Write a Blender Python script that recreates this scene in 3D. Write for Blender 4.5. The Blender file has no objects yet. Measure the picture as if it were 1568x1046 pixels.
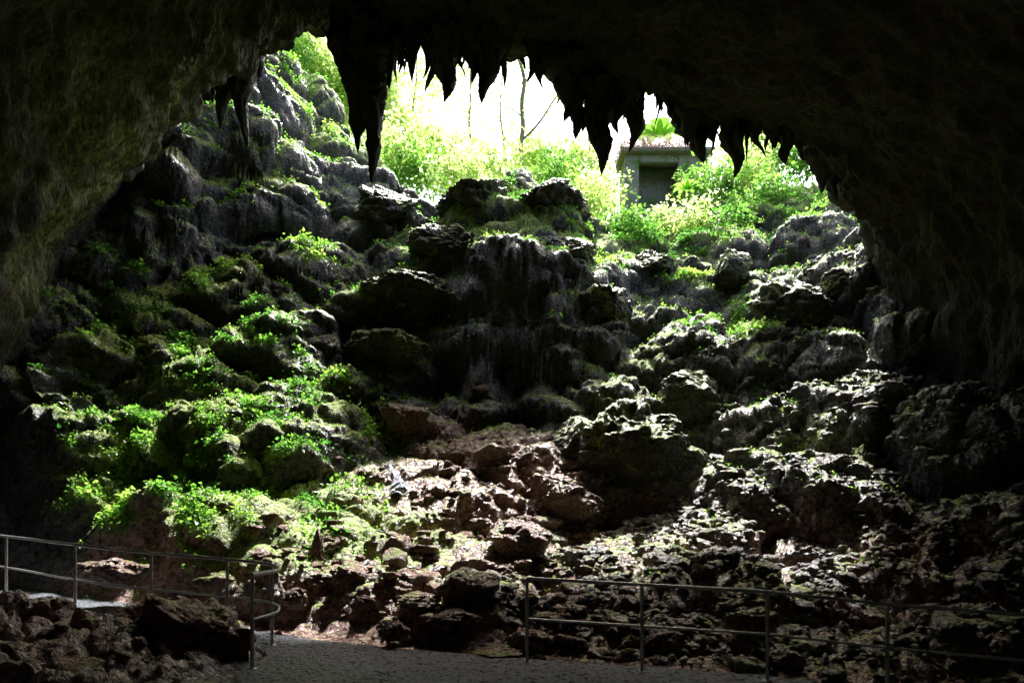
import bpy, math, numpy as np
from mathutils import Vector
rng=np.random.default_rng(7)
scene=bpy.context.scene
F=1045.0; CH=1.6
def S(a,b,d):
    "image pixel (column a, row b) at estimated depth d metres -> world xyz"
    return ((a-784)*d/F, d, CH+(790-b)*d/F)  # image coordinates projected out through the camera to the estimated depth
# ---------------------------------------------------------------- noise
perm=rng.permutation(256); perm=np.concatenate([perm,perm,perm])
G=rng.normal(size=(256,3)); G/=np.linalg.norm(G,axis=1)[:,None]
RP=rng.random((256,3))
def hsh(i,j,k): return perm[(perm[(perm[i&255]+j)&255]+k)&255]
def perlin(P):
    P=np.asarray(P,float); I=np.floor(P).astype(int); f=P-I
    u=f*f*f*(f*(f*6-15)+10); out=0
    for a in (0,1):
        wx=u[:,0] if a else 1-u[:,0]
        for b in (0,1):
            wy=u[:,1] if b else 1-u[:,1]
            for c in (0,1):
                wz=u[:,2] if c else 1-u[:,2]
                g=G[hsh(I[:,0]+a,I[:,1]+b,I[:,2]+c)]
                out=out+wx*wy*wz*(g[:,0]*(f[:,0]-a)+g[:,1]*(f[:,1]-b)+g[:,2]*(f[:,2]-c))
    return out*1.6
def fbm(P,o=4,g=.5):
    s=0;a=1
    for i in range(o):
        s=s+a*perlin(P*(2.03**i)+i*17.3); a*=g
    return s
def ridged(P,o=4,g=.5):
    s=0;a=1
    for i in range(o):
        s=s+a*(1-2*np.abs(perlin(P*(2.03**i)+i*11.1))); a*=g
    return s
def worley(P):
    I=np.floor(P).astype(int); f=P-I
    F1=np.full(len(P),9.);F2=np.full(len(P),9.);ID=np.zeros(len(P),int)
    for a in (-1,0,1):
        for b in (-1,0,1):
            for c in (-1,0,1):
                h=hsh(I[:,0]+a,I[:,1]+b,I[:,2]+c)
                r=RP[h]
                d=np.sqrt((r[:,0]+a-f[:,0])**2+(r[:,1]+b-f[:,1])**2+(r[:,2]+c-f[:,2])**2)
                m=d<F1
                F2=np.where(m,F1,np.minimum(F2,d)); ID=np.where(m,h,ID); F1=np.where(m,d,F1)
    return F1,F2,ID
def sst(a,b,x):
    t=np.clip((x-a)/(b-a),0,1); return t*t*(3-2*t)
# ---------------------------------------------------------------- mesh helpers
def mk(name,V,Fc,mats,smooth=True,attrs=None,midx=None,parent=None):
    V=np.asarray(V,np.float32);Fc=np.asarray(Fc,np.int32)
    n=Fc.shape[1]; me=bpy.data.meshes.new(name)
    me.vertices.add(len(V)); me.vertices.foreach_set('co',V.ravel())
    me.loops.add(Fc.size); me.loops.foreach_set('vertex_index',Fc.ravel())
    me.polygons.add(len(Fc)); me.polygons.foreach_set('loop_start',np.arange(0,Fc.size,n,dtype=np.int32))
    me.polygons.foreach_set('loop_total',np.full(len(Fc),n,np.int32))
    if midx is not None: me.polygons.foreach_set('material_index',np.asarray(midx,np.int32))
    me.update(calc_edges=True)
    me.polygons.foreach_set('use_smooth',np.full(len(Fc),smooth,bool))
    for k,v in (attrs or {}).items():
        a=me.attributes.new(k,'FLOAT','POINT'); a.data.foreach_set('value',np.asarray(v,np.float32))
    ob=bpy.data.objects.new(name,me); scene.collection.objects.link(ob)
    for m in (mats if isinstance(mats,list) else [mats]): me.materials.append(m)
    if parent: ob.parent=parent
    return ob
def gridfaces(nu,nv,wrap=False):
    i=np.arange(nu-1)[:,None]; j=np.arange(nv if wrap else nv-1)[None,:]
    j2=(j+1)%nv
    return np.stack([i*nv+j,(i+1)*nv+j,(i+1)*nv+j2,i*nv+j2],-1).reshape(-1,4)
def gnormals(A):
    du=np.gradient(A,axis=0); dv=np.gradient(A,axis=1)
    n=np.cross(du,dv); n/=np.linalg.norm(n,axis=2)[...,None]+1e-9
    return n
def crom(P,m):
    "catmull-rom along axis 0, m samples"
    P=np.asarray(P,float);n=len(P); t=np.linspace(0,n-1,m) if np.isscalar(m) else m
    i=np.clip(np.floor(t).astype(int),0,n-2); f=(t-i).reshape((-1,)+(1,)*(P.ndim-1))
    p0=P[np.clip(i-1,0,n-1)];p1=P[i];p2=P[i+1];p3=P[np.clip(i+2,0,n-1)]
    return .5*((2*p1)+(-p0+p2)*f+(2*p0-5*p1+4*p2-p3)*f*f+(-p0+3*p1-3*p2+p3)*f**3)
def tube(pts,rad,nseg=10):
    pts=np.asarray(pts,float);n=len(pts);rad=np.broadcast_to(rad,(n,))
    T=np.gradient(pts,axis=0);T/=np.linalg.norm(T,axis=1)[:,None]+1e-9
    up=np.array([0,0,1.]) if abs(T[0,2])<.8 else np.array([1.,0,0])
    V=[]
    for i in range(n):
        a=np.cross(T[i],up);a/=np.linalg.norm(a)+1e-9;b=np.cross(a,T[i]);up=b
        th=np.arange(nseg)*2*np.pi/nseg
        V.append(pts[i]+rad[i]*(np.cos(th)[:,None]*a+np.sin(th)[:,None]*b))
    return np.concatenate(V),gridfaces(n,nseg,True)
def joinm(parts):
    V=[];Fc=[];o=0
    for v,f in parts: V.append(v);Fc.append(f+o);o+=len(v)
    return np.concatenate(V),np.concatenate(Fc)
# ---------------------------------------------------------------- materials
def newmat(name):
    m=bpy.data.materials.new(name);m.use_nodes=True;nt=m.node_tree;nt.nodes.clear()
    return m,nt,nt.nodes,nt.links
def noise(nt,scale,detail=6,rough=.6,vec=None,dist=0):
    n=nt.nodes.new('ShaderNodeTexNoise');n.inputs['Scale'].default_value=scale;n.inputs['Detail'].default_value=detail
    n.inputs['Roughness'].default_value=rough;n.inputs['Distortion'].default_value=dist
    if vec is not None: nt.links.new(vec,n.inputs['Vector'])
    return n
def ramp(nt,inp,stops):
    r=nt.nodes.new('ShaderNodeValToRGB');e=r.color_ramp.elements
    e[0].position,e[0].color=stops[0][0],(*stops[0][1],1)
    e[1].position,e[1].color=stops[-1][0],(*stops[-1][1],1)
    for p,c in stops[1:-1]:
        x=e.new(p);x.color=(*c,1)
    nt.links.new(inp,r.inputs[0]);return r
def mix(nt,fac,a,b,mode='MIX'):
    n=nt.nodes.new('ShaderNodeMix');n.data_type='RGBA';n.blend_type=mode
    if hasattr(fac,'is_linked'): nt.links.new(fac,n.inputs[0])
    else: n.inputs[0].default_value=fac
    for s,i in ((a,6),(b,7)):
        if isinstance(s,tuple): n.inputs[i].default_value=(*s,1)
        else: nt.links.new(s,n.inputs[i])
    return n.outputs[2]
def math_(nt,op,a,b=None,clamp=False):
    n=nt.nodes.new('ShaderNodeMath');n.operation=op;n.use_clamp=clamp
    for s,i in ((a,0),(b,1)):
        if s is None: continue
        if isinstance(s,(int,float)): n.inputs[i].default_value=s
        else: nt.links.new(s,n.inputs[i])
    return n.outputs[0]
def rockmat(name,dark,mid,light,moss=(.10,.16,.03),usemask=False,rough=.55,bump=.5,scale=1.,mossamt=0.,stretch=(1,1,1),side=.45,lit_algae=False):
    m,nt,N,L=newmat(name)
    geo=N.new('ShaderNodeNewGeometry')
    mp=N.new('ShaderNodeMapping');L.new(geo.outputs['Position'],mp.inputs['Vector']);mp.inputs['Scale'].default_value=stretch
    v=mp.outputs[0]
    n1=noise(nt,1.1*scale,3,.65,v,.3); n2=noise(nt,9*scale,4,.7,v); n3=noise(nt,42*scale,2,.7,v)
    c=ramp(nt,n1.outputs[0],[(.3,dark),(.5,mid),(.72,light)]).outputs[0]
    c2=ramp(nt,n2.outputs[0],[(.38,tuple(x*.4 for x in dark)),(.62,light)]).outputs[0]
    c=mix(nt,.5,c,c2)
    rgh=ramp(nt,n2.outputs[0],[(.3,(rough-.2,)*3),(.7,(rough+.2,)*3)]).outputs[0]
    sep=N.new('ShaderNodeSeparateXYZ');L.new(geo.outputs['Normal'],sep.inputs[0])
    if side<1:   # backlit shade painted into the colour of steep faces
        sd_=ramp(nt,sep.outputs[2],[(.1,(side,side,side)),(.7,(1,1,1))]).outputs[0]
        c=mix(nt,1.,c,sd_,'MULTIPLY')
    if usemask:
        def at(k):
            a=N.new('ShaderNodeAttribute');a.attribute_name=k;return a.outputs['Fac']
        dirt=math_(nt,'ADD',at('dirt'),math_(nt,'MULTIPLY',math_(nt,'SUBTRACT',n2.outputs[0],.5),.9))
        dirt=ramp(nt,dirt,[(.3,(0,0,0)),(.6,(1,1,1))]).outputs[0]
        dc=ramp(nt,n2.outputs[0],[(.34,(.08,.038,.028)),(.5,(.27,.145,.11)),(.68,(.50,.32,.27))]).outputs[0]
        c=mix(nt,dirt,c,dc)
        ms=math_(nt,'ADD',at('moss'),math_(nt,'MULTIPLY',math_(nt,'SUBTRACT',n2.outputs[0],.5),1.4))
        ms=math_(nt,'ADD',ms,math_(nt,'MULTIPLY',math_(nt,'SUBTRACT',n3.outputs[0],.5),.9))
        ms=math_(nt,'ADD',ms,math_(nt,'MULTIPLY',math_(nt,'SUBTRACT',sep.outputs[2],.6),.8))
        ms=ramp(nt,ms,[(.42,(0,0,0)),(.60,(1,1,1))]).outputs[0]
        mc=ramp(nt,n3.outputs[0],[(.35,(.03,.06,.008)),(.65,(.40,.52,.08))]).outputs[0]
        c=mix(nt,ms,c,mc)
        rgh=mix(nt,ms,rgh,(.75,.75,.75)); rgh=mix(nt,math_(nt,'MULTIPLY',dirt,.5),rgh,(.24,.24,.24))
    elif mossamt>0:
        mm=math_(nt,'ADD',n1.outputs[0],math_(nt,'MULTIPLY',math_(nt,'SUBTRACT',sep.outputs[2],.5),.22))
        mm=math_(nt,'ADD',mm,math_(nt,'MULTIPLY',math_(nt,'SUBTRACT',n2.outputs[0],.5),.7))
        ms=ramp(nt,mm,[(.62-mossamt*.3,(0,0,0)),(.75-mossamt*.3,(1,1,1))]).outputs[0]
        mc=ramp(nt,n3.outputs[0],[(.35,tuple(x*.15 for x in moss)),(.65,moss)]).outputs[0]
        c=mix(nt,ms,c,mc)
    if lit_algae:  # greenish algae tint, with light from the opening painted in as paler colour
        a=N.new('ShaderNodeAttribute');a.attribute_name='lit_algae'
        ac=ramp(nt,n2.outputs[0],[(.35,(.04,.038,.015)),(.52,(.20,.20,.065)),(.7,(.5,.52,.2))]).outputs[0]
        c=mix(nt,a.outputs['Fac'],c,ac)
    b=N.new('ShaderNodeBsdfPrincipled');L.new(c,b.inputs['Base Color']);L.new(rgh,b.inputs['Roughness'])
    vo=N.new('ShaderNodeTexVoronoi');vo.inputs['Scale'].default_value=13*scale;L.new(v,vo.inputs['Vector'])
    h=math_(nt,'ADD',math_(nt,'MULTIPLY',n2.outputs[0],.8),math_(nt,'MULTIPLY',n3.outputs[0],.3))
    h=math_(nt,'SUBTRACT',h,math_(nt,'MULTIPLY',vo.outputs['Distance'],.35))
    bp=N.new('ShaderNodeBump');bp.inputs['Strength'].default_value=bump;bp.inputs['Distance'].default_value=.14
    L.new(h,bp.inputs['Height']);L.new(bp.outputs[0],b.inputs['Normal'])
    o=N.new('ShaderNodeOutputMaterial');L.new(b.outputs[0],o.inputs[0]);return m
def leafmat(name,cols,trans,tf=.5):
    m,nt,N,L=newmat(name)
    a=N.new('ShaderNodeAttribute');a.attribute_name='rnd'
    c=ramp(nt,a.outputs['Fac'],[(i/(len(cols)-1),x) for i,x in enumerate(cols)]).outputs[0]
    t=ramp(nt,a.outputs['Fac'],[(i/(len(trans)-1),x) for i,x in enumerate(trans)]).outputs[0]
    p=N.new('ShaderNodeBsdfPrincipled');L.new(c,p.inputs['Base Color']);p.inputs['Roughness'].default_value=.42
    tr=N.new('ShaderNodeBsdfTranslucent');L.new(t,tr.inputs[0])
    mx=N.new('ShaderNodeMixShader');mx.inputs[0].default_value=tf
    L.new(p.outputs[0],mx.inputs[1]);L.new(tr.outputs[0],mx.inputs[2])
    o=N.new('ShaderNodeOutputMaterial');L.new(mx.outputs[0],o.inputs[0]);return m
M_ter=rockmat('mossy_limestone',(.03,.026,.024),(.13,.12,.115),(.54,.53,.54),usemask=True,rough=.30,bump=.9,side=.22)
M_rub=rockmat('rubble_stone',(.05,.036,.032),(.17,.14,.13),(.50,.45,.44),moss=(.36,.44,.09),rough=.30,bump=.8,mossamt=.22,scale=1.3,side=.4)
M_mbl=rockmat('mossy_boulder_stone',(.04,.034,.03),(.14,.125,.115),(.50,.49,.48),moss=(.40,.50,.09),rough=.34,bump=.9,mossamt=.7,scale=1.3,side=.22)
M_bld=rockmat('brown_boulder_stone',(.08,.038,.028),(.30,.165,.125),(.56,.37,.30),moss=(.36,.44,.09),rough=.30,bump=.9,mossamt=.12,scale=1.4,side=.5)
M_cave=rockmat('cave_wall_stone',(.012,.008,.006),(.028,.019,.013),(.065,.048,.031),moss=(.045,.055,.02),rough=.75,bump=1.,mossamt=.2,scale=1.3,stretch=(1,1,.4),side=1,lit_algae=True)
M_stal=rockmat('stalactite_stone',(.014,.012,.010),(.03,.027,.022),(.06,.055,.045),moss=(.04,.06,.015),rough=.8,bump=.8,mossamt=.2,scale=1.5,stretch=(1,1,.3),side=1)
M_path=rockmat('paved_path',(.13,.14,.16),(.21,.22,.25),(.31,.32,.36),rough=.34,bump=1.0,scale=1.6,side=1)
M_conc=rockmat('weathered_concrete',(.16,.15,.13),(.28,.27,.23),(.40,.39,.35),moss=(.14,.30,.04),rough=.8,bump=.3,mossamt=.8,scale=1.5,side=1)
M_leafg=leafmat('ground_foliage',[(.02,.055,.012),(.04,.11,.018),(.09,.18,.03),(.20,.30,.06)],[(.06,.24,.03),(.16,.46,.05),(.36,.72,.08),(.65,.9,.18)])
M_leafn=leafmat('shrub_foliage',[(.04,.10,.02),(.08,.16,.025),(.14,.24,.04)],[(.12,.36,.05),(.26,.56,.07),(.50,.8,.14)],.5)
M_leaff=leafmat('forest_foliage',[(.08,.15,.03),(.14,.22,.05),(.24,.32,.10)],[(.5,.74,.14),(.75,.92,.32),(.92,1,.6)],.65)  # leaf colours paled to stand in for bright haze outside
M_bark=rockmat('tree_bark',(.14,.14,.06),(.28,.28,.13),(.42,.42,.24),moss=(.26,.38,.08),rough=.8,bump=.5,mossamt=.5,scale=3,side=1)  # bark paled as well, hazy backlight painted into its colour
m,nt,N,L=newmat('galvanised_steel')
b=N.new('ShaderNodeBsdfPrincipled');nn=noise(nt,25,4);c=ramp(nt,nn.outputs[0],[(.35,(.32,.32,.31)),(.7,(.55,.55,.53))])
L.new(c.outputs[0],b.inputs['Base Color']);b.inputs['Metallic'].default_value=.5;b.inputs['Roughness'].default_value=.35
o=N.new('ShaderNodeOutputMaterial');L.new(b.outputs[0],o.inputs[0]);M_steel=m
m,nt,N,L=newmat('running_water')
b=N.new('ShaderNodeBsdfPrincipled');b.inputs['Roughness'].default_value=.15
nn=noise(nt,16,4);c=ramp(nt,nn.outputs[0],[(.4,(.08,.07,.075)),(.58,(.5,.55,.65))]);L.new(c.outputs[0],b.inputs['Base Color'])  # pale foam, and a specular glint painted into the colour
bp=N.new('ShaderNodeBump');bp.inputs['Strength'].default_value=.9;bp.inputs['Distance'].default_value=.08
L.new(nn.outputs[0],bp.inputs['Height']);L.new(bp.outputs[0],b.inputs['Normal'])
o=N.new('ShaderNodeOutputMaterial');L.new(b.outputs[0],o.inputs[0]);M_wat=m
# ---------------------------------------------------------------- terrain
cp=[S(*q) for q in [
(90,860,11.8),(150,800,12.5),(100,720,13.5),(200,650,15),(300,750,13.2),(300,850,11.3),(300,650,15),(300,550,16.5),(300,450,18),(150,480,16.5),
(200,300,18.5),(250,150,19),(350,300,20),(380,150,21),(410,85,24),(450,400,19.5),(450,500,18),(450,600,16.3),(450,700,14.5),(450,800,12.6),(450,880,10.9),(430,945,10),
(480,250,23),(520,185,26),(545,243,25),(560,275,22.7),(620,290,22.6),(655,335,22.6),(690,316,21.7),(740,296,21.6),(800,284,21.7),(850,296,21.6),(900,348,21.4),(950,400,21.4),(1000,405,23),(1050,395,22.5),(1100,430,21),
(975,460,20.6),(965,530,19.3),(940,590,17.7),(784,605,18.3),(700,575,18.4),(784,520,18.35),(784,430,18.5),(720,445,18.5),(850,445,18.6),(784,375,19.6),(700,385,19.6),(860,378,19.7),(784,325,20.7),(640,450,19.4),(640,385,20.7),(600,560,18),(550,450,19.5),(550,340,21.6),(500,380,20.6),
(870,525,18.4),(920,450,19.3),(784,650,16.7),(700,655,16.4),(784,700,15.3),(784,780,13.5),(784,850,11.8),(784,920,10.3),(784,980,9.3),
(600,650,16.7),(600,750,14.2),(600,850,11.9),(600,920,10.5),(600,965,9.8),
(950,620,16.5),(1050,675,16.1),(950,720,15),(1050,760,14.3),(950,795,13.6),(870,655,16.2),(950,870,11.5),(950,950,9.9),
(1100,500,18.5),(1100,600,17),(1100,700,15.3),(1100,780,13.5),(1100,860,11.6),(1100,940,10),
(1200,430,20),(1200,350,23),(1200,550,17.8),(1200,650,15.8),(1250,300,25),(1300,320,22),(1300,420,19),(1340,400,18),(1300,550,16.5),(1300,650,15),(1300,750,13.3),(1300,850,11.6),(1300,950,9.9),
(1400,480,16.5),(1400,570,15.2),(1400,700,13.3),(1400,800,12),(1400,900,10.4),(1490,590,14.5),(1568,650,12.5),(1568,750,11.5),(1568,850,10.3),(1568,950,9),
(1000,330,28),(1080,330,28),(1150,310,28)]]
cp+=[(-12.5,18,12),(-14,21,17),(-11,22,17.5),(-12,15,6.5),(-12.5,12.5,2.5),(-10,24,19.5),(-9,28,19),(-16,16,9),(-14,9,.8),(-16,4,.5),(13,9,2),(14,14,5),(13,18,9),(13,22,12),(16,4,.5),
(-4,28,13.2),(0,28,12.6),(3,27,12.6),(-4,36,14),(2,36,14),(8,36,16),(-14,40,20),(15,32,16),(0,50,16),(-25,30,20),(25,30,16),(-25,55,18),(25,55,18),(0,75,18),
(-16,-15,0),(16,-15,0),(0,-15,-.2),(0,-40,0),(-40,0,4),(40,0,4)]
for x in (-11,-7,-3,1,5,9):
    for y in (0,4,7): cp.append((x,y,-.15))
cp=np.array(cp)
def K(a,b): return np.sqrt((a[:,None,0]-b[None,:,0])**2+(a[:,None,1]-b[None,:,1])**2+.12)
n=len(cp);A=np.zeros((n+3,n+3));A[:n,:n]=K(cp,cp)-np.eye(n)*.03
A[:n,n]=1;A[:n,n+1:]=cp[:,:2];A[n:,:n]=A[:n,n:].T
W=np.linalg.solve(A,np.concatenate([cp[:,2],[0,0,0]]))
def base(xy):
    out=np.empty(len(xy))
    for s in range(0,len(xy),60000):
        q=xy[s:s+60000];out[s:s+60000]=K(q,cp)@W[:n]+W[n]+q@W[n+1:]
    return out
def zpath(x): return np.interp(x,[-14,-8.3,-6.4,-3,0.2,3,4.4,10],[.6,.2,.12,-.13,-.25,-.37,-.5,-.8])
FAR=np.array([(-14,15.2),(-11,13.8),(-8,12.2),(-5.8,11.0),(-3.7,10.0),(-2,9.35),(.2,8.85),(3,8.5),(6,8.0),(10,7.4),(16,7)])
def yfar(x): return np.interp(x,FAR[:,0],FAR[:,1])
st=.040
xs=np.concatenate([-15-np.geomspace(.3,300,45)[::-1],np.arange(-15,13,st),13+np.geomspace(.3,300,45)])
ys=np.concatenate([6.5-np.geomspace(.2,300,45)[::-1],np.arange(6.5,27,st),27+np.geomspace(.1,400,70)])
X,Y=np.meshgrid(xs,ys,indexing='ij');xy=np.stack([X.ravel(),Y.ravel()],1)
shp=(len(xs),len(ys))
Z=base(xy)
rr=np.hypot(xy[:,0],xy[:,1]-20); wf=sst(45,110,rr); Z=Z*(1-wf)+16*wf
P3=np.column_stack([xy,Z])
path=1-sst(-.1,1.2,xy[:,1]-yfar(xy[:,0]))       # 1 on floor zone
def blobs(P,L):
    m=np.zeros(len(P))
    for a,b,d,r,w in L:
        c=np.array(S(a,b,d)); dd=((P-c)**2).sum(1)/(r*r); m=np.maximum(m,w*np.exp(-dd*.8))
    return m
DIRT=[(720,720,15,2.2,1),(650,760,14,1.6,1),(820,790,13.4,1.7,1),(560,740,14.2,1,.9),(880,830,12.5,1.2,.9),(700,980,9.6,2,1),(850,960,9.6,1.8,.9),(560,960,9.8,1.4,.9),(750,860,11.5,1.6,.8),(1000,760,14.2,1,.7),(950,930,10,1.6,.7),(480,960,9.7,1,.7),(700,660,16.3,1.2,.7),(850,700,15.3,1.2,.9)]
dirt=blobs(P3,DIRT)
dirt=np.maximum(dirt,.58*(1-sst(1.2,2.6,Z))*(np.abs(xy[:,0])<15))
mound=blobs(P3,[(790,440,19,3.,1),(790,310,21.3,2,1),(700,400,20,2,.9),(870,440,19.3,2,.9),(700,560,18.3,1.6,.8),(850,560,18.2,1.6,.8)])
act=(1-path)*(1-sst(60,120,rr))
Z+=act*.3*fbm(P3*.35,3)*(1-.6*mound)
N0=gnormals(np.column_stack([xy,Z]).reshape(*shp,3)).reshape(-1,3);N0[N0[:,2]<0]*=-1
def terr(z,h,ph,k):
    f=(z+ph)/h;i=np.floor(f);t=f-i
    return (i+sst(.5-k,.5+k,t))*h-ph
smooth=1-.6*np.clip(dirt*1.2,0,1)
ph=1.6*fbm(np.column_stack([xy*.16,Z*.1]),2)*(1-.6*mound)
Z=Z+act*smooth*.68*(terr(Z,2.3,ph,.32)-Z)
ph=.8*fbm(np.column_stack([xy*.35+9,Z*.1]),3)
Z=Z+act*smooth*.45*(terr(Z,.8,ph,.3)-Z)
Zp=zpath(xy[:,0])-.07
Z=Z*(1-path)+Zp*path
Pq=np.column_stack([xy,Z])
Nt=gnormals(Pq.reshape(*shp,3)).reshape(-1,3);Nt[Nt[:,2]<0]*=-1
Nn=N0*.65+Nt*.35;Nn/=np.linalg.norm(Nn,axis=1)[:,None]
core=(xy[:,0]>-15.5)&(xy[:,0]<13.5)&(xy[:,1]>6)&(xy[:,1]<32)
Pc=Pq[core];wp=Pc+.35*np.column_stack([fbm(Pc*.5+3,2),fbm(Pc*.5+31,2),fbm(Pc*.5+57,2)])
mo=mound[core]
D=np.zeros(len(Pq));d=0
def dome(f1,f2): return np.sqrt(np.clip(1-(f1/.95)**2,0,1))*sst(0,.25,f2-f1)**.5
f1,f2,i1=worley(wp*np.array([.30,.30,.42])); d=d+.58*(dome(f1,f2)-.6)*(1-.6*mo)+.15*(RP[i1,0]-.5)*(1-mo)
f1,f2,i1=worley(wp*np.array([.8,.8,1.2])+7); d=d+.20*(dome(f1,f2)-.6)*(1-.35*mo)+.06*(RP[i1,1]-.5)
dc_=np.clip(dirt[core]*1.1,0,1)
d=d*(1-.45*dc_)
f1,f2,i1=worley(wp*np.array([2.2,2.2,3.])+17); fine=sst(-.3,.5,fbm(Pc*.5+77,2)); d=d+.085*(dome(f1,f2)-.5)*(.4+.8*fine)*(1-.3*dc_)
f1,f2,i1=worley(wp*np.array([5.5,5.5,6.5])+37); d=d+.038*(dome(f1,f2)-.5)
d=d+.07*fbm(Pc*np.array([2,2,2.]),3)+.03*fbm(Pc*8,2)
# vertical flutes of the flowstone on the mound's steep face
d=d+.09*mo*ridged(np.column_stack([Pc[:,0]*1.8,Pc[:,1]*.6,Pc[:,2]*.25]),2)*(1-Nt[core,2])
D[core]=d
D*=act
Pf=Pq+Nn*D[:,None]
front=path*sst(-3.0,-3.8,Pf[:,0])*sst(.2,-.4,Pf[:,1]-np.interp(Pf[:,0],[-14,-8.5,-6.5,-4.2,-3.2],[13.5,11,9.7,9.2,8.8]))
lump=np.zeros(len(Pf));fr=core&(front>.001)
f1,f2,_=worley(Pf[fr]*2.1);f3,f4,_=worley(Pf[fr]*6)
lump[fr]=.08+.25*fbm(Pf[fr]*1.1,4)+.22*dome(f1,f2)+.06*dome(f3,f4)
Pf[:,2]+=front*np.maximum(lump,-.1)
FOL=[(250,460,17.5,1.9,1),(180,500,16.5,1.5,1),(330,420,18,1.3,1),(300,560,16.5,2.1,.8),(230,700,14,2.,1),(150,730,13,1.7,1),(300,700,14,2.1,.7),(400,680,14.5,1.5,.7),(430,580,16.5,1.2,.6),(120,820,12,1.2,1),
(280,780,12.8,1.4,.7),(400,740,13.8,1.3,.6),(350,500,17.5,1.2,.8),(520,620,16.3,1.,.6),(400,240,20.5,1.5,1),(330,250,20,1,1),(260,240,19,.8,.8),(450,300,21.5,1,.9),(460,400,19.5,1,.7),(480,240,24,1.2,.5),(440,130,24,1.5,.7),
(880,360,21.,1.4,1),(880,450,19.2,1.1,.8),(850,300,21.6,1,.8),(750,300,21.6,1,.8),(700,350,20.6,1.3,.7),(640,380,20.5,1,.6),(950,350,22.5,1.5,1),(1000,370,23,1.5,1),(1080,360,23,1.6,1),(1150,330,24,1.6,1),(1230,280,25,1.5,1),
(1130,480,19,.9,.8),(1150,540,18,.9,.7),(1050,420,21.5,1,.8),(580,490,18.5,1,.6),(650,500,18.5,.8,.5),(560,590,17,.8,.7),(690,450,19,.6,.5),(1250,320,23,1.5,.5),(950,300,25,2,1),(1060,290,28,3,1),(900,280,27,2,1)]
MOSS=[(a,b,d,r*1.35,w*.9) for a,b,d,r,w in FOL]+[(500,800,12.6,1.5,1.15),(560,820,12.3,1.3,1.1),(640,810,12.4,1.1,1),(430,830,11.8,1.4,1.15),(350,840,11.6,1.3,1.1),(420,740,13.8,1.5,1.),(300,760,13,1.6,1.),(600,850,11.6,1.1,.8),(1230,680,15,1.3,.75),(1020,640,16,1.2,.9),(960,640,15.8,1.2,.8),(1380,640,14,1.,.6),
(700,360,20.5,2.2,1.1),(600,450,19.3,2,1),(800,320,21.,2.2,1.1),(550,640,16.2,1.5,.9),(1280,700,14.3,1.2,.65),(900,920,10.3,1,.6),(1000,820,12.5,1.2,.65),(780,940,9.9,.8,.7),(550,900,10.7,1.1,.6),(1200,480,19,1.8,.7),(940,330,22,2,.8),(640,540,18,1.2,.8),(900,560,18,1,.7),(1000,540,18,1.4,.7),(720,960,9.8,.8,.6)]
moss=blobs(Pf,MOSS); moss=np.maximum(moss,.43+.06*sst(6,9,Pf[:,2])-.13*sst(3,6,Pf[:,0])*(1-sst(4,8,Pf[:,2])))*(1-.6*np.clip(dirt,0,1))
moss*=1-sst(.2,.9,path)
dirt=np.where(path>.9,front*.45,dirt)
out=(xy[:,1]>23.5); moss=np.where(out,.8,moss)
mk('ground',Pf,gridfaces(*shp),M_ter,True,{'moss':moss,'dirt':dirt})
NF=gnormals(Pf.reshape(*shp,3)).reshape(-1,3);NF[NF[:,2]<0]*=-1
# ---------------------------------------------------------------- scatter helpers
coreidx=np.where(core)[0]
def pick(w,n):
    p=w/w.sum();return coreidx[rng.choice(len(coreidx),n,p=p)]
def ico(sub):
    import bmesh
    bm=bmesh.new();bmesh.ops.create_icosphere(bm,subdivisions=sub,radius=1)
    V=np.array([v.co[:] for v in bm.verts]);Fc=np.array([[v.index for v in f.verts] for f in bm.faces]);bm.free();return V,Fc
I2=ico(2);I3=ico(3);I5=ico(6)
def rockshape(I,seed,amp=.35,fr=1.1,ang=.5):
    V,Fc=I;o=seed*13.7
    f1,f2,_=worley(V*fr+o)
    r=1+amp*fbm(V*fr+o,3)
    r2=np.random.default_rng(seed);
    V2=V*r[:,None]
    for k in range(9):
        nrm=r2.normal(size=3);nrm/=np.linalg.norm(nrm);h=.55+.35*r2.random()
        dd=V2@nrm-h;V2=V2-np.where(dd>0,dd*ang*1.7,0)[:,None]*nrm
    if len(V)>2000: V2=V2*(1+.07*fbm(V*4+o,5,.6)+.10*(sst(0,.3,f2-f1)-.5))[:,None]
    return V2,Fc
bases=[rockshape(I3,s,.45,1.4,.55) for s in range(8)]
bases2=[rockshape(I2,s+20,.45,1.4,.55) for s in range(8)]
def scatter_rocks(name,idx,size,mat,sink=.25,flat=.7):
    Vs=[];Fs=[];o=0
    for i,s in zip(idx,size):
        V,Fc=(bases if s>.09 else bases2)[rng.integers(8)]
        a=rng.random()*6.28;ca,sa=math.cos(a),math.sin(a)
        sc=s*np.array([.7+.7*rng.random(),.7+.5*rng.random(),flat*(.6+.7*rng.random())])
        V=V*sc;V=np.column_stack([V[:,0]*ca-V[:,1]*sa,V[:,0]*sa+V[:,1]*ca,V[:,2]])
        tl=rng.normal()*.35;V=np.column_stack([V[:,0],V[:,1]*math.cos(tl)-V[:,2]*math.sin(tl),V[:,1]*math.sin(tl)+V[:,2]*math.cos(tl)])
        Vs.append(V+Pf[i]+np.array([0,0,s*(.35-sink)]));Fs.append(Fc+o);o+=len(V)
    return mk(name,np.concatenate(Vs),np.concatenate(Fs),mat,True)
Pcf=Pf[core];act_c=act[core]
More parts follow.
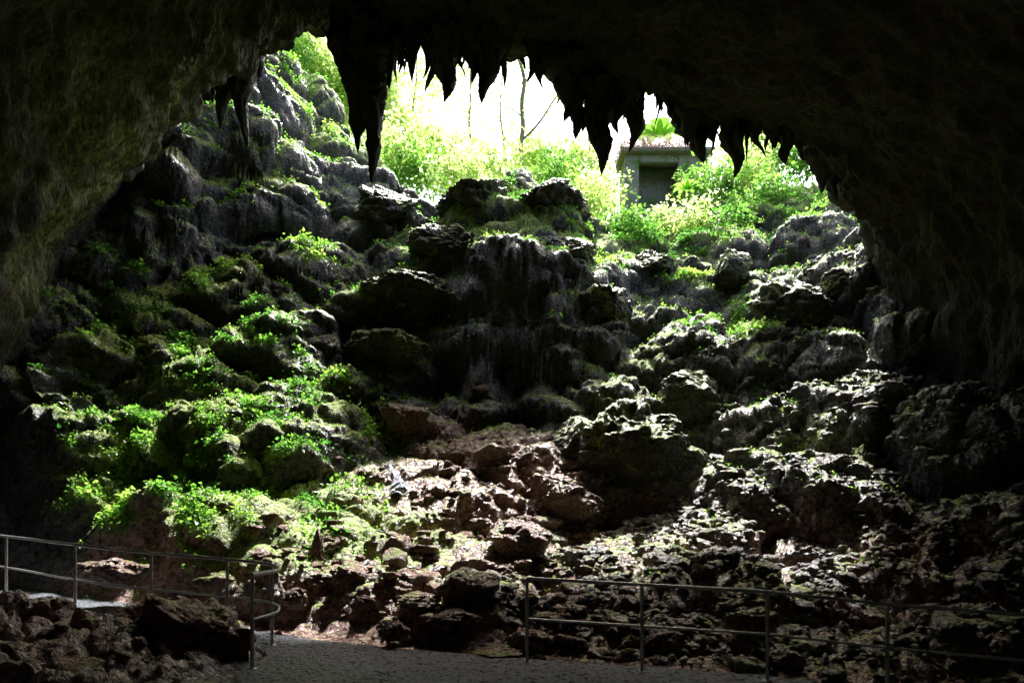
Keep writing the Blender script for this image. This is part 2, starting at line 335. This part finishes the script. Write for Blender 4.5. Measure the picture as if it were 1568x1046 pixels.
RUB=[(1100,860,11.6,2.2,1),(1300,850,11.6,2.2,1),(1450,850,11,2.2,1),(1300,700,14,1.8,1),(1200,620,16,1.3,.6),(1400,640,14.3,1.6,1),(1480,720,12.5,1.6,1),(950,900,10.8,1.6,1),(1000,960,9.8,1.5,1),(1200,940,10,1.5,1),(1450,960,9.5,1.5,1),
(1150,720,15,1.2,.8),(1200,780,13,1.5,1),(1100,560,17.6,1.2,.3),(1300,450,18.5,1.5,.5),(1000,880,11.4,1,.6)]
rw=blobs(Pcf,RUB)*act_c*(.2+NF[core,2])*np.clip(.8+1.1*fbm(Pcf*.9+5,2),.05,2)
idx=pick(rw,7500);sz=np.clip(rng.lognormal(-3.0,.55,7500),.025,.24)
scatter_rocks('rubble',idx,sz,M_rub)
rw=blobs(Pcf,[(700,900,10.7,2,.8),(500,900,10.6,1.3,.8),(560,860,11.5,1.2,.5),(850,900,10.8,1,.9),(850,960,9.6,1.5,.6),(740,740,14.5,1.8,.35),(830,790,13,1.5,.5)])*act_c*np.clip(.4+1.4*fbm(Pcf*.9+5,2),.03,2)
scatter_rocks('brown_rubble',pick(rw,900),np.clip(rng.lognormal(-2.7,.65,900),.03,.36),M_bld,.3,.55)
fw=np.where((Pcf[:,0]<-3.4),front[core],0)+1e-9
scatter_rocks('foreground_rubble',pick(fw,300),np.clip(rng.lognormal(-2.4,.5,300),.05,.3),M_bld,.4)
# boulders
def zat(x,y,r=.03):
    dd=(Pcf[:,0]-x)**2+(Pcf[:,1]-y)**2;m_=dd<max(r,.03)**2
    return Pcf[m_,2].max() if m_.any() else Pcf[np.argmin(dd),2]
def boulder(a,b,d,w,h,seed,dep=None,mat=M_bld,name='boulder',rot=0):
    c=np.array(S(a,b,d));V,Fc=rockshape(I5,seed,.3,.9,.5)
    V=V/np.abs(V).max(0)
    V=V*np.array([w/2,(dep or w*.8)/2,h/2])
    if w>1.3:
        q=V+c;f1,f2,_=worley(q*2.6);V=V*(1+.09*fbm(q*1.8,4)+.07*dome(f1,f2)+.02*ridged(q*9,2))[:,None]
    return mk(name,V+c,Fc,mat,True)
for q in [(303,985,8.3,1.35,1.15,3,1.2),(195,940,9.3,.6,.35,4),(175,880,11.0,1.2,.6,5),(715,895,10.2,1.0,.62,6),(600,968,9.4,.55,.36,7),(790,830,12,1.3,.9,8),(640,920,10.1,.7,.3,9),(1150,955,9.6,.75,.5,10),(1135,1018,8.9,.5,.3,11),
 (1020,980,9.4,.6,.4,12),(875,765,13.8,1.3,.9,13),(540,880,10.8,.7,.45,14),(330,890,10.7,.7,.3,20),(700,945,9.7,.9,.3,21),(450,915,10.2,.5,.35,22),(1210,1015,9,.45,.35,23),(760,1000,9.1,.8,.2,24),(1430,950,9.5,.7,.5,25),(60,1000,8.2,1.0,.5,26),(120,960,9,.8,.35,27),(840,740,14.3,1.2,.7,28),(620,640,16.4,1.3,.9,29),(690,700,15.4,.7,.5,30),(800,700,15.2,.8,.5,35)]:
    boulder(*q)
for q in [(970,700,15.6,3.1,2.6,31,3.0),(880,690,15.8,1.4,1.6,32),(1290,440,18.6,1.5,.9,16),(1215,480,18.8,2.4,1.9,17),(1000,405,21.5,1.6,.9,18),(1120,410,20.8,1.2,1.2,19),(590,320,21.6,2.0,1.3,33),(1060,600,17.2,1.6,1.2,34),
 (735,318,21.4,2.6,1.3,41,2.6),(835,312,21.4,2.6,1.4,42,2.6),(690,385,20.1,3.0,1.3,43,2.6),(860,395,19.9,2.6,1.4,44,2.6),(620,455,19.2,2.8,1.1,45,2.4),(590,530,18,2.2,1.,46,2.),(925,480,19.3,1.8,1.3,47,2)]:
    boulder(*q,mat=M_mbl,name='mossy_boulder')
def stal(x,y,z0,z1,r,seed,name='stalactite',mat=None,wob=.16,col=None):
    Ln=abs(z0-z1);nz=max(30,int(Ln*22));ns=26;t=np.linspace(0,1,nz)
    R=r*(np.clip(1-t**1.8,0,1)**.9*.75+.25*(1-t))+r*.4*np.exp(-t*6)
    R*=1+.36*perlin(np.column_stack([t*Ln*1.9+seed*3.1,t*0+seed,t*0+.5]))
    R*=np.clip((1-t)/.04,0,1)**.5;R[-1]=.002
    th=np.arange(ns)*2*np.pi/ns
    T,TH=np.meshgrid(t,th,indexing='ij');RR=np.repeat(R[:,None],ns,1)
    q=np.column_stack([np.cos(TH).ravel()*1.6+seed*7,np.sin(TH).ravel()*1.6,(T*Ln).ravel()*.9])
    RR=RR*(1+.45*perlin(q)+.30*perlin(q*np.array([2.5,2.5,3.5]))+.2*perlin(q*np.array([4,4,9.])*1.5)).reshape(nz,ns)
    cx=x+wob*(perlin(np.column_stack([t*2.2,t*0+seed*1.7,t*0])))*min(Ln,2.);cy=y+wob*perlin(np.column_stack([t*2.2,t*0+seed*2.9,t*0+9]))*min(Ln,2.)
    V=np.stack([cx[:,None]+np.cos(TH)*RR,cy[:,None]+np.sin(TH)*RR,z0+(z1-z0)*T],-1).reshape(-1,3)
    f=gridfaces(nz,ns,True)
    if z1<z0: f=f[:,::-1]
    if col is not None: col.append((V,f));return
    return mk(name,V,f,mat or M_stal,True)
x,y,_=S(422,840,10.6);stal(x,y,zat(x,y)-.1,zat(x,y)+.62,.13,3,'stalagmite',M_bld,.05)
x,y,_=S(487,815,11.4);stal(x,y,zat(x,y)-.1,zat(x,y)+.5,.12,5,'stalagmite',M_bld,.05)
# ---------------------------------------------------------------- cave shell
BROW=[(250,70,20.5),(330,50,20),(420,50,18.8),(500,30,17.8),(600,45,17),(740,60,17),(850,95,17),(930,115,17),(1000,140,17),(1080,178,17),(1160,188,17),(1250,206,17)]
R0=[(-14.5,19,-2),(-14,20,6),(-12.5,21,12)]+[S(*q) for q in BROW+[(1285,285,17),(1338,340,17.3),(1350,430,17.5)]]+[(9.9,17.5,3),(10.2,17,-2)]
R1=[(-11.8,12.5,-2),(-11.2,12.5,2),S(-20,450,12.5),S(100,330,13.5),S(180,200,14),S(250,80,14.3),(-5.5,14,12.9),(-3,13.5,13.1),(0,13.3,13.0),(1.5,13.3,12.6),(2.8,13.3,12.1),(4,13.3,11.4),(5.3,13.3,10.8),(6.5,13.3,10.2),(7.8,13.3,9.5),(8.9,13.3,8),(9.4,13.3,7),(9.8,13.3,5),(10,13,2),(10.2,13,-2)]
def ell(y,rx,h,zc=-2):
    o=[]
    for i in range(20):
        a=math.pi*(1-i/19);c,s=math.cos(a),math.sin(a)
        o.append((rx*np.sign(c)*abs(c)**.7,y,zc+h*abs(s)**.7))
    return o
R0=np.array(R0);cen=np.array([0,17,3.]);ov=R0-cen;ov[:,1]=0;ov/=np.linalg.norm(ov,axis=1)[:,None]
Rm1=R0+ov*1.6+np.array([0,.5,0]);Rm2=R0+ov*7+np.array([0,-1,0])
rings=np.array([Rm2,Rm1,R0,R1,ell(6,11.2,12.5),ell(-4,11,11.5),ell(-14,9,9.5),ell(-21,4,6,0),ell(-21.5,.1,.1,2)])
tt=np.concatenate([np.linspace(0,1,20)[:-1],np.linspace(1,2,60)[:-1],np.linspace(2,3,150)[:-1],np.linspace(3,4,110)[:-1],np.linspace(4,8,90)])
Sh=crom(rings,tt);Sh=crom(np.swapaxes(Sh,0,1),520);Sh=np.swapaxes(Sh,0,1)
nS=gnormals(Sh);sp=Sh.reshape(-1,3);nS=nS.reshape(-1,3)
mid=np.array([0,5,3]);
if ((mid-sp)*nS).sum(1).mean()<0:nS=-nS
q=sp*np.array([1,1,.55])
f1,f2,_=worley(q*.9+.3*np.column_stack([fbm(q,2),fbm(q+9,2),fbm(q+19,2)]))
ds=.45*fbm(q*.28,4)+.22*(sst(0,.5,f2-f1)-.5)+.08*ridged(q*1.8,4)+.06*fbm(q*6,3)
edge=np.repeat(1-.6*np.exp(-((tt-2)/.12)**2),520)
sp=sp+nS*(ds*edge)[:,None]
lit_alg=np.zeros(len(sp))  # mask of the left-wall streak: green growth plus painted-in daylight
for c_,r_,w_ in (((-8.9,14.5,9),2.2,1.),((-8,15.3,11),1.6,.9),((-9.6,13.8,6.8),1.3,.5)):
    lit_alg=np.maximum(lit_alg,w_*np.exp(-((sp-np.array(c_))**2).sum(1)/r_**2))
lit_alg=np.clip(lit_alg*(1+1.5*fbm(q*1.2,3)),0,1)
mk('cave_wall',sp,gridfaces(len(tt),520),M_cave,True,{'lit_algae':lit_alg})
# ---------------------------------------------------------------- stalactites
browu=[q[0] for q in BROW]+[1290];browv=[q[1] for q in BROW]+[290]
SL=[(345,200,34),(380,225,38),(325,150,30),(300,95,16),(285,130,12),(362,165,38),(396,125,26),(340,120,40),(452,50,8),(470,56,9),(497,62,12),(509,85,12),
(545,235,44),(572,287,44),(532,140,28),(558,205,50),(580,130,16),(552,120,50),(603,144,22),(613,116,18),(626,115,17),(641,130,20),(655,141,22),(672,130,32),(690,158,40),(682,138,32),(706,112,20),(722,134,28),(740,163,40),(755,130,24),(763,100,14),(774,92,10),(728,118,38),(664,112,24),(633,104,18),
(812,128,21),(802,110,18),(829,126,22),(845,140,30),(868,190,44),(880,216,38),(900,206,42),(885,170,62),(917,276,44),(910,212,48),(930,140,10),(946,208,26),(962,236,42),(955,188,46),(975,195,26),(1002,168,18),(1022,180,22),(1040,204,24),(1050,222,40),(1072,254,52),(1065,218,66),(1090,222,28),(1110,224,24),(1124,272,44),(1135,236,36),(1150,217,22),(1160,218,26),(1184,234,30),(1201,250,34),(1195,224,52),(1225,236,28),(1240,224,20),(1266,296,36),(1283,309,26)]
for i,(a,vt,w) in enumerate(SL):
    d=(18.8 if a<405 else 17.9 if a<520 else 17)+rng.uniform(-.4,.35)
    x,y,zt=S(a,vt,d);zb=S(a,np.interp(a,browu,browv),d)[2]+.9
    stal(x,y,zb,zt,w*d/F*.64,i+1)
col=[]
for i in range(230):
    d=rng.uniform(14.5,17.5)
    u_=rng.uniform(430,1260);x=(u_-784)*17/F
    zc=S(u_,np.interp(u_,browu,browv),17)[2]
    stal(x,d,zc+1.0,zc-(rng.uniform(-.1,.4) if d>16 else rng.uniform(-.6,.0)),rng.uniform(.05,.16),i+200,col=col)
for i in range(130):
    u_=rng.choice([rng.uniform(600,776),rng.uniform(800,1260)]);x=(u_-784)*17/F
    zc=S(u_,np.interp(u_,browu,browv),17)[2]
    stal(x,rng.uniform(16.6,17.4),zc+1.0,zc-rng.uniform(.3,1.15),rng.uniform(.06,.15),i+500,col=col)
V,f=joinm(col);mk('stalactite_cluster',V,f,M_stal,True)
# ---------------------------------------------------------------- path
farp=FAR[:,:];nearp=np.array([(-14,13.2),(-11.4,12.3),(-8.6,11),(-6.6,9.7),(-4.2,9.15),(-3.1,8.6),(-2.9,7.2),(-1,5),(3,3.8),(8,3),(14,2.5)])
a=crom(farp,260);b=crom(nearp,260);s=np.linspace(0,1,60)[None,:,None]
Pp=a[:,None,:]*(1-s)+b[:,None,:]*s;fl=Pp.reshape(-1,2)
zz=zpath(fl[:,0])+.012*fbm(np.column_stack([fl*2,fl[:,0]*0]),3)
f1,f2,_=worley(np.column_stack([fl*7,fl[:,0]*0]));zz+=.012*sst(0,.3,f2-f1)
mk('paved_path',np.column_stack([fl,zz]),gridfaces(260,60),M_path,True)
# ---------------------------------------------------------------- railings
def railing(pts,post_idx,name,h=1.07):
    pts=np.array(pts);c=crom(pts,120);parts=[]
    zc=zpath(c[:,0])
    for hh,r in ((h,.022),(.56,.016)):
        parts.append(tube(np.column_stack([c,zc+hh]),r,10))
    for i in post_idx:
        x,y=pts[i];z=zpath(x)
        parts.append(tube([(x,y,z-.1),(x,y,z+.3),(x,y,z+.8),(x,y,z+h-.005)],.022,10))
        parts.append(tube([(x,y,z-.02),(x,y,z+.012),(x,y,z+.014)],[.06,.06,.001],14))
    V,f=joinm(parts);return mk(name,V,f,M_steel,True)
railing([(-11.3,12.7),(-8.3,11.2),(-6.37,9.95),(-5.05,9.55),(-3.92,9.4),(-3.2,9.1),(-2.9,8.45),(-2.95,7.75)],[0,1,2,3,4,5,7],'metal_railing')
railing([(.19,8.6),(1.6,8.4),(3.07,8.2),(4.4,8.0),(5.9,7.6),(7.6,7.2)],[0,1,2,3,4,5],'metal_railing')
# ---------------------------------------------------------------- foliage
def leaves(C,Nr,size,name,mat,per=9,spread=1.,rndbase=None):
    M=len(C);C=np.repeat(C,per,0);Nr=np.repeat(Nr,per,0);sz=np.repeat(size,per)*rng.uniform(.6,1.3,M*per)
    dr=rng.normal(size=C.shape);dr/=np.linalg.norm(dr,axis=1)[:,None]
    dr=dr+Nr*.7+np.array([0,0,.1]);dr/=np.linalg.norm(dr,axis=1)[:,None]
    pos=C+dr*(np.repeat(size,per)*spread*rng.uniform(.3,2.2,M*per))[:,None]
    ax=dr+rng.normal(size=C.shape)*.45+np.array([0,0,-.35]);ax/=np.linalg.norm(ax,axis=1)[:,None]
    up=np.array([0,0,1.])+rng.normal(size=C.shape)*.55
    sd=np.cross(ax,up);sd/=np.linalg.norm(sd,axis=1)[:,None]+1e-9
    nr=np.cross(sd,ax);w=sz*.42
    v0=pos;v1=pos+ax*(sz*.35)[:,None]+sd*w[:,None]+nr*(sz*.12)[:,None]
    v3=pos+ax*(sz*.35)[:,None]-sd*w[:,None]+nr*(sz*.12)[:,None]
    tip=pos+ax*sz[:,None]-nr*(sz*.15)[:,None]
    V=np.stack([v0,v1,tip,v3],1).reshape(-1,3)
    Fc=np.arange(len(V)).reshape(-1,4)
    r=np.repeat(np.clip((np.repeat(rndbase,per) if rndbase is not None else .5)+rng.normal(size=M*per)*.16,0,1),4)
    return mk(name,V,Fc,mat,False,{'rnd':r})
fwt=blobs(Pcf,FOL)*act_c*np.clip(.0+2.4*fbm(Pcf*1.3+2,3),0,2)*np.clip(NF[core,2]-.05,0,1)
id_=pick(fwt,18000)
leaves(Pf[id_]+NF[id_]*.01,NF[id_],np.clip(rng.lognormal(-3.0,.4,len(id_)),.025,.11),'ground_foliage',M_leafg,7,.9,np.clip(.5+.5*fbm(Pf[id_]*.5,2),0,1))
w2=act_c*np.clip(fbm(Pcf*1.1+40,3)+.15,0,1)*np.clip(NF[core,2]-.35,0,1)*(1-np.clip(dirt[core]*1.4,0,1))*(Pcf[:,1]>10.2)*(1-.6*sst(0,8,Pcf[:,0])*(Pcf[:,2]<7))
id_=pick(w2+1e-9,14000)
leaves(Pf[id_],NF[id_],rng.uniform(.018,.05,len(id_)),'ledge_plants',M_leafg,5,1.2,np.clip(.65+.3*rng.normal(size=len(id_)),0,1))
def shrub(x,y,z,r,nl,ls,name='shrub',mat=M_leaff,fl=.8):
    p=rng.normal(size=(nl,3));p/=np.linalg.norm(p,axis=1)[:,None];p*=(rng.random(nl)**.45)[:,None]
    p[:,2]*=fl;p=p*r*(1+.7*fbm(p*2.2+x,3))[:,None]
    C=np.array([x,y,z+r*.5*fl])+p
    return leaves(C,p/ r,np.full(nl,ls)*rng.uniform(.6,1.6,nl),name,mat,6,1.,np.clip(.5+.7*fbm(C*.9,2),0,1))
for k,(a,b,d,r) in enumerate([(1110,285,27,1.1),(1150,265,28,1.3),(1065,278,28.3,.8),(1180,305,25,1.0),(1060,345,25,1.0),(1120,350,24,.9),(960,350,24.5,1.0),(905,310,26,1.1),(985,365,24,.7),(850,268,27,1.0),(700,268,27,1.2),(640,258,28,1.3),(760,258,29,1.1),(600,235,29,1.4),(1225,240,27,1.2),(920,290,29,1.0),(1020,335,26,.6),(680,240,33,1.5),(820,245,34,1.2),(890,262,32,1.2),(430,75,28,1.6),(480,110,30,1.8),(520,150,31,1.6),
    (610,205,36,1.6),(560,150,36,2),(1160,215,33,1.4)]):
    x,y,z=S(a,b,d);shrub(x,y,z-r*.4,r,int(270*r*r),.12 if d<30 else .17,mat=M_leafn if (d<28.5 and k%3!=1) else M_leaff)
def tree(x,y,z,h,lean,seed,r=.14,crown=2.2,nl=700,ls=.16,name='tree'):
    r3=np.random.default_rng(seed);t=np.linspace(0,1,18)
    c=np.column_stack([x+lean*t**1.5*h+.35*np.sin(t*5+seed)*t+.1*np.sin(t*13),y+.2*np.sin(t*4+seed),z-.5+(h+.5)*t])
    parts=[tube(c,r*(1-.65*t),10)];tips=[c[-1]]
    for k in range(6):
        i=r3.integers(5,17);a=r3.random()*6.28;L_=h*r3.uniform(.15,.36)
        e=np.array([math.cos(a),math.sin(a)*.8,r3.uniform(.5,1.2)])*L_
        tb=np.linspace(0,1,10)[:,None];br=c[i]+e*tb+np.array([0,0,.25*L_])*tb*tb+.08*L_*np.sin(tb*6+k)-.08*L_*np.sin(k)
        parts.append(tube(br,r*.5*(1-.03*i)*(1-.8*tb[:,0]),7));tips+=[br[-1],br[6]]
    V,f=joinm(parts);e=bpy.data.objects.new(name,None);scene.collection.objects.link(e)
    mk('trunk',V,f,M_bark,True,parent=e)
    tips=np.array(tips);C=tips[r3.integers(0,len(tips),nl)]+r3.normal(size=(nl,3))*crown*np.array([.45,.45,.3])
    l=leaves(C,r3.normal(size=(nl,3))*.5,np.full(nl,ls)*r3.uniform(.6,1.5,nl),'crown',M_leaff,6,1.,np.clip(.6+.5*fbm(C*.6,2),0,1));l.parent=e
for a,b,d,h,ln,sd,cr,nl in [(722,235,44,8,.02,2,2.4,190),(640,215,42,8,-.03,3,2.6,230),(590,200,38,8,.05,4,2.6,300),(900,235,42,8,.05,6,3,250),(985,215,38,6,-.04,7,2.4,330),(1180,230,34,6,0,9,2.3,380),(1260,240,33,7,0,10,2.5,380),(500,120,38,7,0,11,3,400),(440,70,36,6,0,12,3,400),(770,225,55,11,0,15,4,160)]:
    x,y,z=S(a,b,d);tree(x,y,z-1,h,ln,sd,.13 if d<35 else .10,cr,nl,.15 if d<35 else .21)
# the slender forked tree standing on the rim
tx,ty,tz=S(799,275,30);sc_=30/F
def limb(pl,r0,r1):
    p=np.array([(tx+(a-799)*sc_,ty+dy,tz+(275-b)*sc_) for a,b,dy in pl]);c=crom(p,26)
    return tube(c,np.linspace(r0,r1,26),9),c
lb=[limb([(800,300,0),(799,262,0),(797,225,.1),(801,190,.2),(799,155,.1),(803,125,0),(797,100,-.1),(786,70,-.2),(790,30,-.3)],.13,.06),
    limb([(800,212,.1),(812,203,0),(828,190,-.3),(842,172,-.5),(858,150,-.7),(880,128,-.9)],.06,.02),
    limb([(800,128,0),(815,108,.3),(822,80,.5),(832,40,.7)],.06,.03),
    limb([(800,175,.2),(785,160,.4),(768,150,.6),(752,125,.8)],.035,.012),
    limb([(798,235,0),(780,225,-.3),(765,205,-.5)],.03,.01)]
e=bpy.data.objects.new('forked_tree',None);scene.collection.objects.link(e)
V,f=joinm([l[0] for l in lb]);mk('trunk',V,f,M_bark,True,parent=e)
ends=np.concatenate([l[1][-10:] for l in lb]);C=ends[rng.integers(0,len(ends),200)]+rng.normal(size=(200,3))*.5
l=leaves(C,rng.normal(size=(200,3))*.5,np.full(200,.12),'crown',M_leaff,6,1.2,np.full(200,.3));l.parent=e
Mn=6500;C=np.column_stack([rng.uniform(-40,45,Mn),rng.uniform(52,75,Mn),np.zeros(Mn)])
C[:,2]=17+rng.random(Mn)*(9+7*fbm(np.column_stack([C[:,0]*.12,C[:,1]*.05,C[:,0]*0]),2))
leaves(C,rng.normal(size=C.shape)*.4,np.full(Mn,.42)*rng.uniform(.6,1.3,Mn),'distant_forest',M_leaff,6,1.8,np.clip(.85+.2*fbm(C*.2,2),0,1))
def fronds(x,y,z,n_,L_,name):
    parts=[]
    for k in range(n_):
        a=k*2.4;t=np.linspace(0,1,14)
        cx=np.column_stack([x+math.cos(a)*L_*.75*t,y+math.sin(a)*L_*.75*t,z+L_*(1.0*t-.75*t*t)])
        w=.17*L_*np.sin(np.pi*np.clip(t*.9+.1,0,1))**.6*(t>.15)+.01
        sdv=np.array([-math.sin(a),math.cos(a),0])
        V=np.stack([cx-sdv*w[:,None]+np.array([0,0,1])*w[:,None]*.25,cx,cx+sdv*w[:,None]+np.array([0,0,1])*w[:,None]*.25],1).reshape(-1,3)
        parts.append((V,gridfaces(14,3)))
    V,f=joinm(parts);mk(name,V,f,M_leafn,True,{'rnd':np.full(len(V),.6)})
x,y,z=S(1010,215,33);fronds(x,y,z,10,1.6,'banana_plant')
x,y,z=S(1052,295,26.5);fronds(x,y,z,8,.8,'broadleaf_plant')
# ---------------------------------------------------------------- concrete hut
def box(x0,x1,y0,y1,z0,z1,nm,par,mat=M_conc):
    import bmesh
    bm=bmesh.new();bmesh.ops.create_cube(bm,size=1)
    for v in bm.verts: v.co=Vector(((x0+x1)/2+v.co.x*(x1-x0),(y0+y1)/2+v.co.y*(y1-y0),(z0+z1)/2+v.co.z*(z1-z0)))
    bmesh.ops.bevel(bm,geom=bm.edges[:],offset=.025,segments=2,affect='EDGES')
    me=bpy.data.meshes.new(nm);bm.to_mesh(me);bm.free();me.materials.append(mat)
    o=bpy.data.objects.new(nm,me);scene.collection.objects.link(o);o.parent=par;return o
hut=bpy.data.objects.new('concrete_hut',None);scene.collection.objects.link(hut)
hx,hy,hz=S(957,318,30);hz-=.4
W_=3.7
box(hx,hx+.62,hy,hy+.3,hz,hz+2.75,'front_wall_left',hut)
box(hx+2.35,hx+W_,hy,hy+.3,hz,hz+2.75,'front_wall_right',hut)
box(hx+.622,hx+2.348,hy+.004,hy+.3,hz+2.4,hz+2.75,'lintel',hut)
box(hx,hx+.25,hy+.303,hy+1.2,hz,hz+2.75,'side_wall_left',hut)
box(hx+W_-.25,hx+W_,hy+.303,hy+1.2,hz,hz+2.75,'side_wall_right',hut)
box(hx,hx+W_,hy+1.203,hy+1.45,hz,hz+2.75,'back_wall',hut)
box(hx-.2,hx+W_+.2,hy-.3,hy+1.7,hz+2.753,hz+2.93,'roof_slab',hut)
box(hx-.1,hx+W_,hy-.6,hy+1.6,hz-.6,hz-.003,'plinth',hut)
C=np.column_stack([rng.uniform(hx-.3,hx+W_*.8,1300),hy+rng.uniform(-.5,1.5,1300),hz+2.8+rng.random(1300)*.5])
M_dry=leafmat('dry_creeper',[(.16,.09,.09),(.26,.16,.15),(.14,.16,.06)],[(.30,.17,.16),(.42,.26,.24),(.26,.36,.09)],.45)
leaves(C,np.tile([0,-.4,.3],(1300,1)),np.full(1300,.07),'roof_creeper',M_dry,6,1.2)
# ---------------------------------------------------------------- trickle of water
pts=[]
for a,b,d in [(600,690,15.4),(597,712,15.0),(600,735,14.5),(614,758,14.1),(606,775,13.8)]:
    x,y,_=S(a,b,d);pts.append((x,y))
NW=80
c=crom(np.array(pts),NW);w=np.interp(np.linspace(0,1,NW),[0,.4,.75,1],[.05,.09,.24,.14])*(1+.5*fbm(np.column_stack([np.arange(NW)*.15,np.zeros(NW),np.zeros(NW)]),3))
zl=np.array([zat(c[i,0],c[i,1],.12) for i in range(NW)]);zl=np.convolve(np.pad(zl,4,'edge'),np.ones(9)/9,'valid')
rows=[]
for i in range(NW):
    r_=[]
    for s_ in np.linspace(-1,1,13):
        x=c[i,0]+s_*w[i];r_.append((x,c[i,1]+.02*math.sin(i*.7+s_*3),zl[i]+.005-.14*abs(s_)**2))
    rows.append(r_)
mk('water_trickle',np.array(rows).reshape(-1,3),gridfaces(NW,13),M_wat,True)
# ---------------------------------------------------------------- light
EL,AZ=59,14
w=bpy.data.worlds.new('World');scene.world=w;w.use_nodes=True;nt=w.node_tree
sky=nt.nodes.new('ShaderNodeTexSky');sky.sky_type='NISHITA';sky.sun_disc=False
sky.sun_elevation=math.radians(EL);sky.sun_rotation=math.radians(AZ);sky.dust_density=5;sky.air_density=1.2
bg=nt.nodes['Background'];nt.links.new(sky.outputs[0],bg.inputs[0]);bg.inputs[1].default_value=.48
sl=bpy.data.lights.new('sun','SUN');sl.energy=15.5;sl.angle=math.radians(3);sl.color=(1,.99,.98)
so=bpy.data.objects.new('sun',sl);scene.collection.objects.link(so)
sd=Vector((math.sin(math.radians(AZ))*math.cos(math.radians(EL)),math.cos(math.radians(AZ))*math.cos(math.radians(EL)),math.sin(math.radians(EL))))
so.rotation_euler=(-sd).to_track_quat('-Z','Y').to_euler()
cam=bpy.data.cameras.new('camera');co=bpy.data.objects.new('camera',cam);scene.collection.objects.link(co)
co.location=(0,0,CH);co.rotation_euler=(math.pi/2,0,0);cam.sensor_width=36;cam.lens=36*F/1568;cam.shift_y=(790-522.5)/1568
cam.clip_end=2000;scene.camera=co
scene.view_settings.view_transform='Standard';scene.view_settings.look='None';scene.view_settings.exposure=0
print('done',len(Pf))
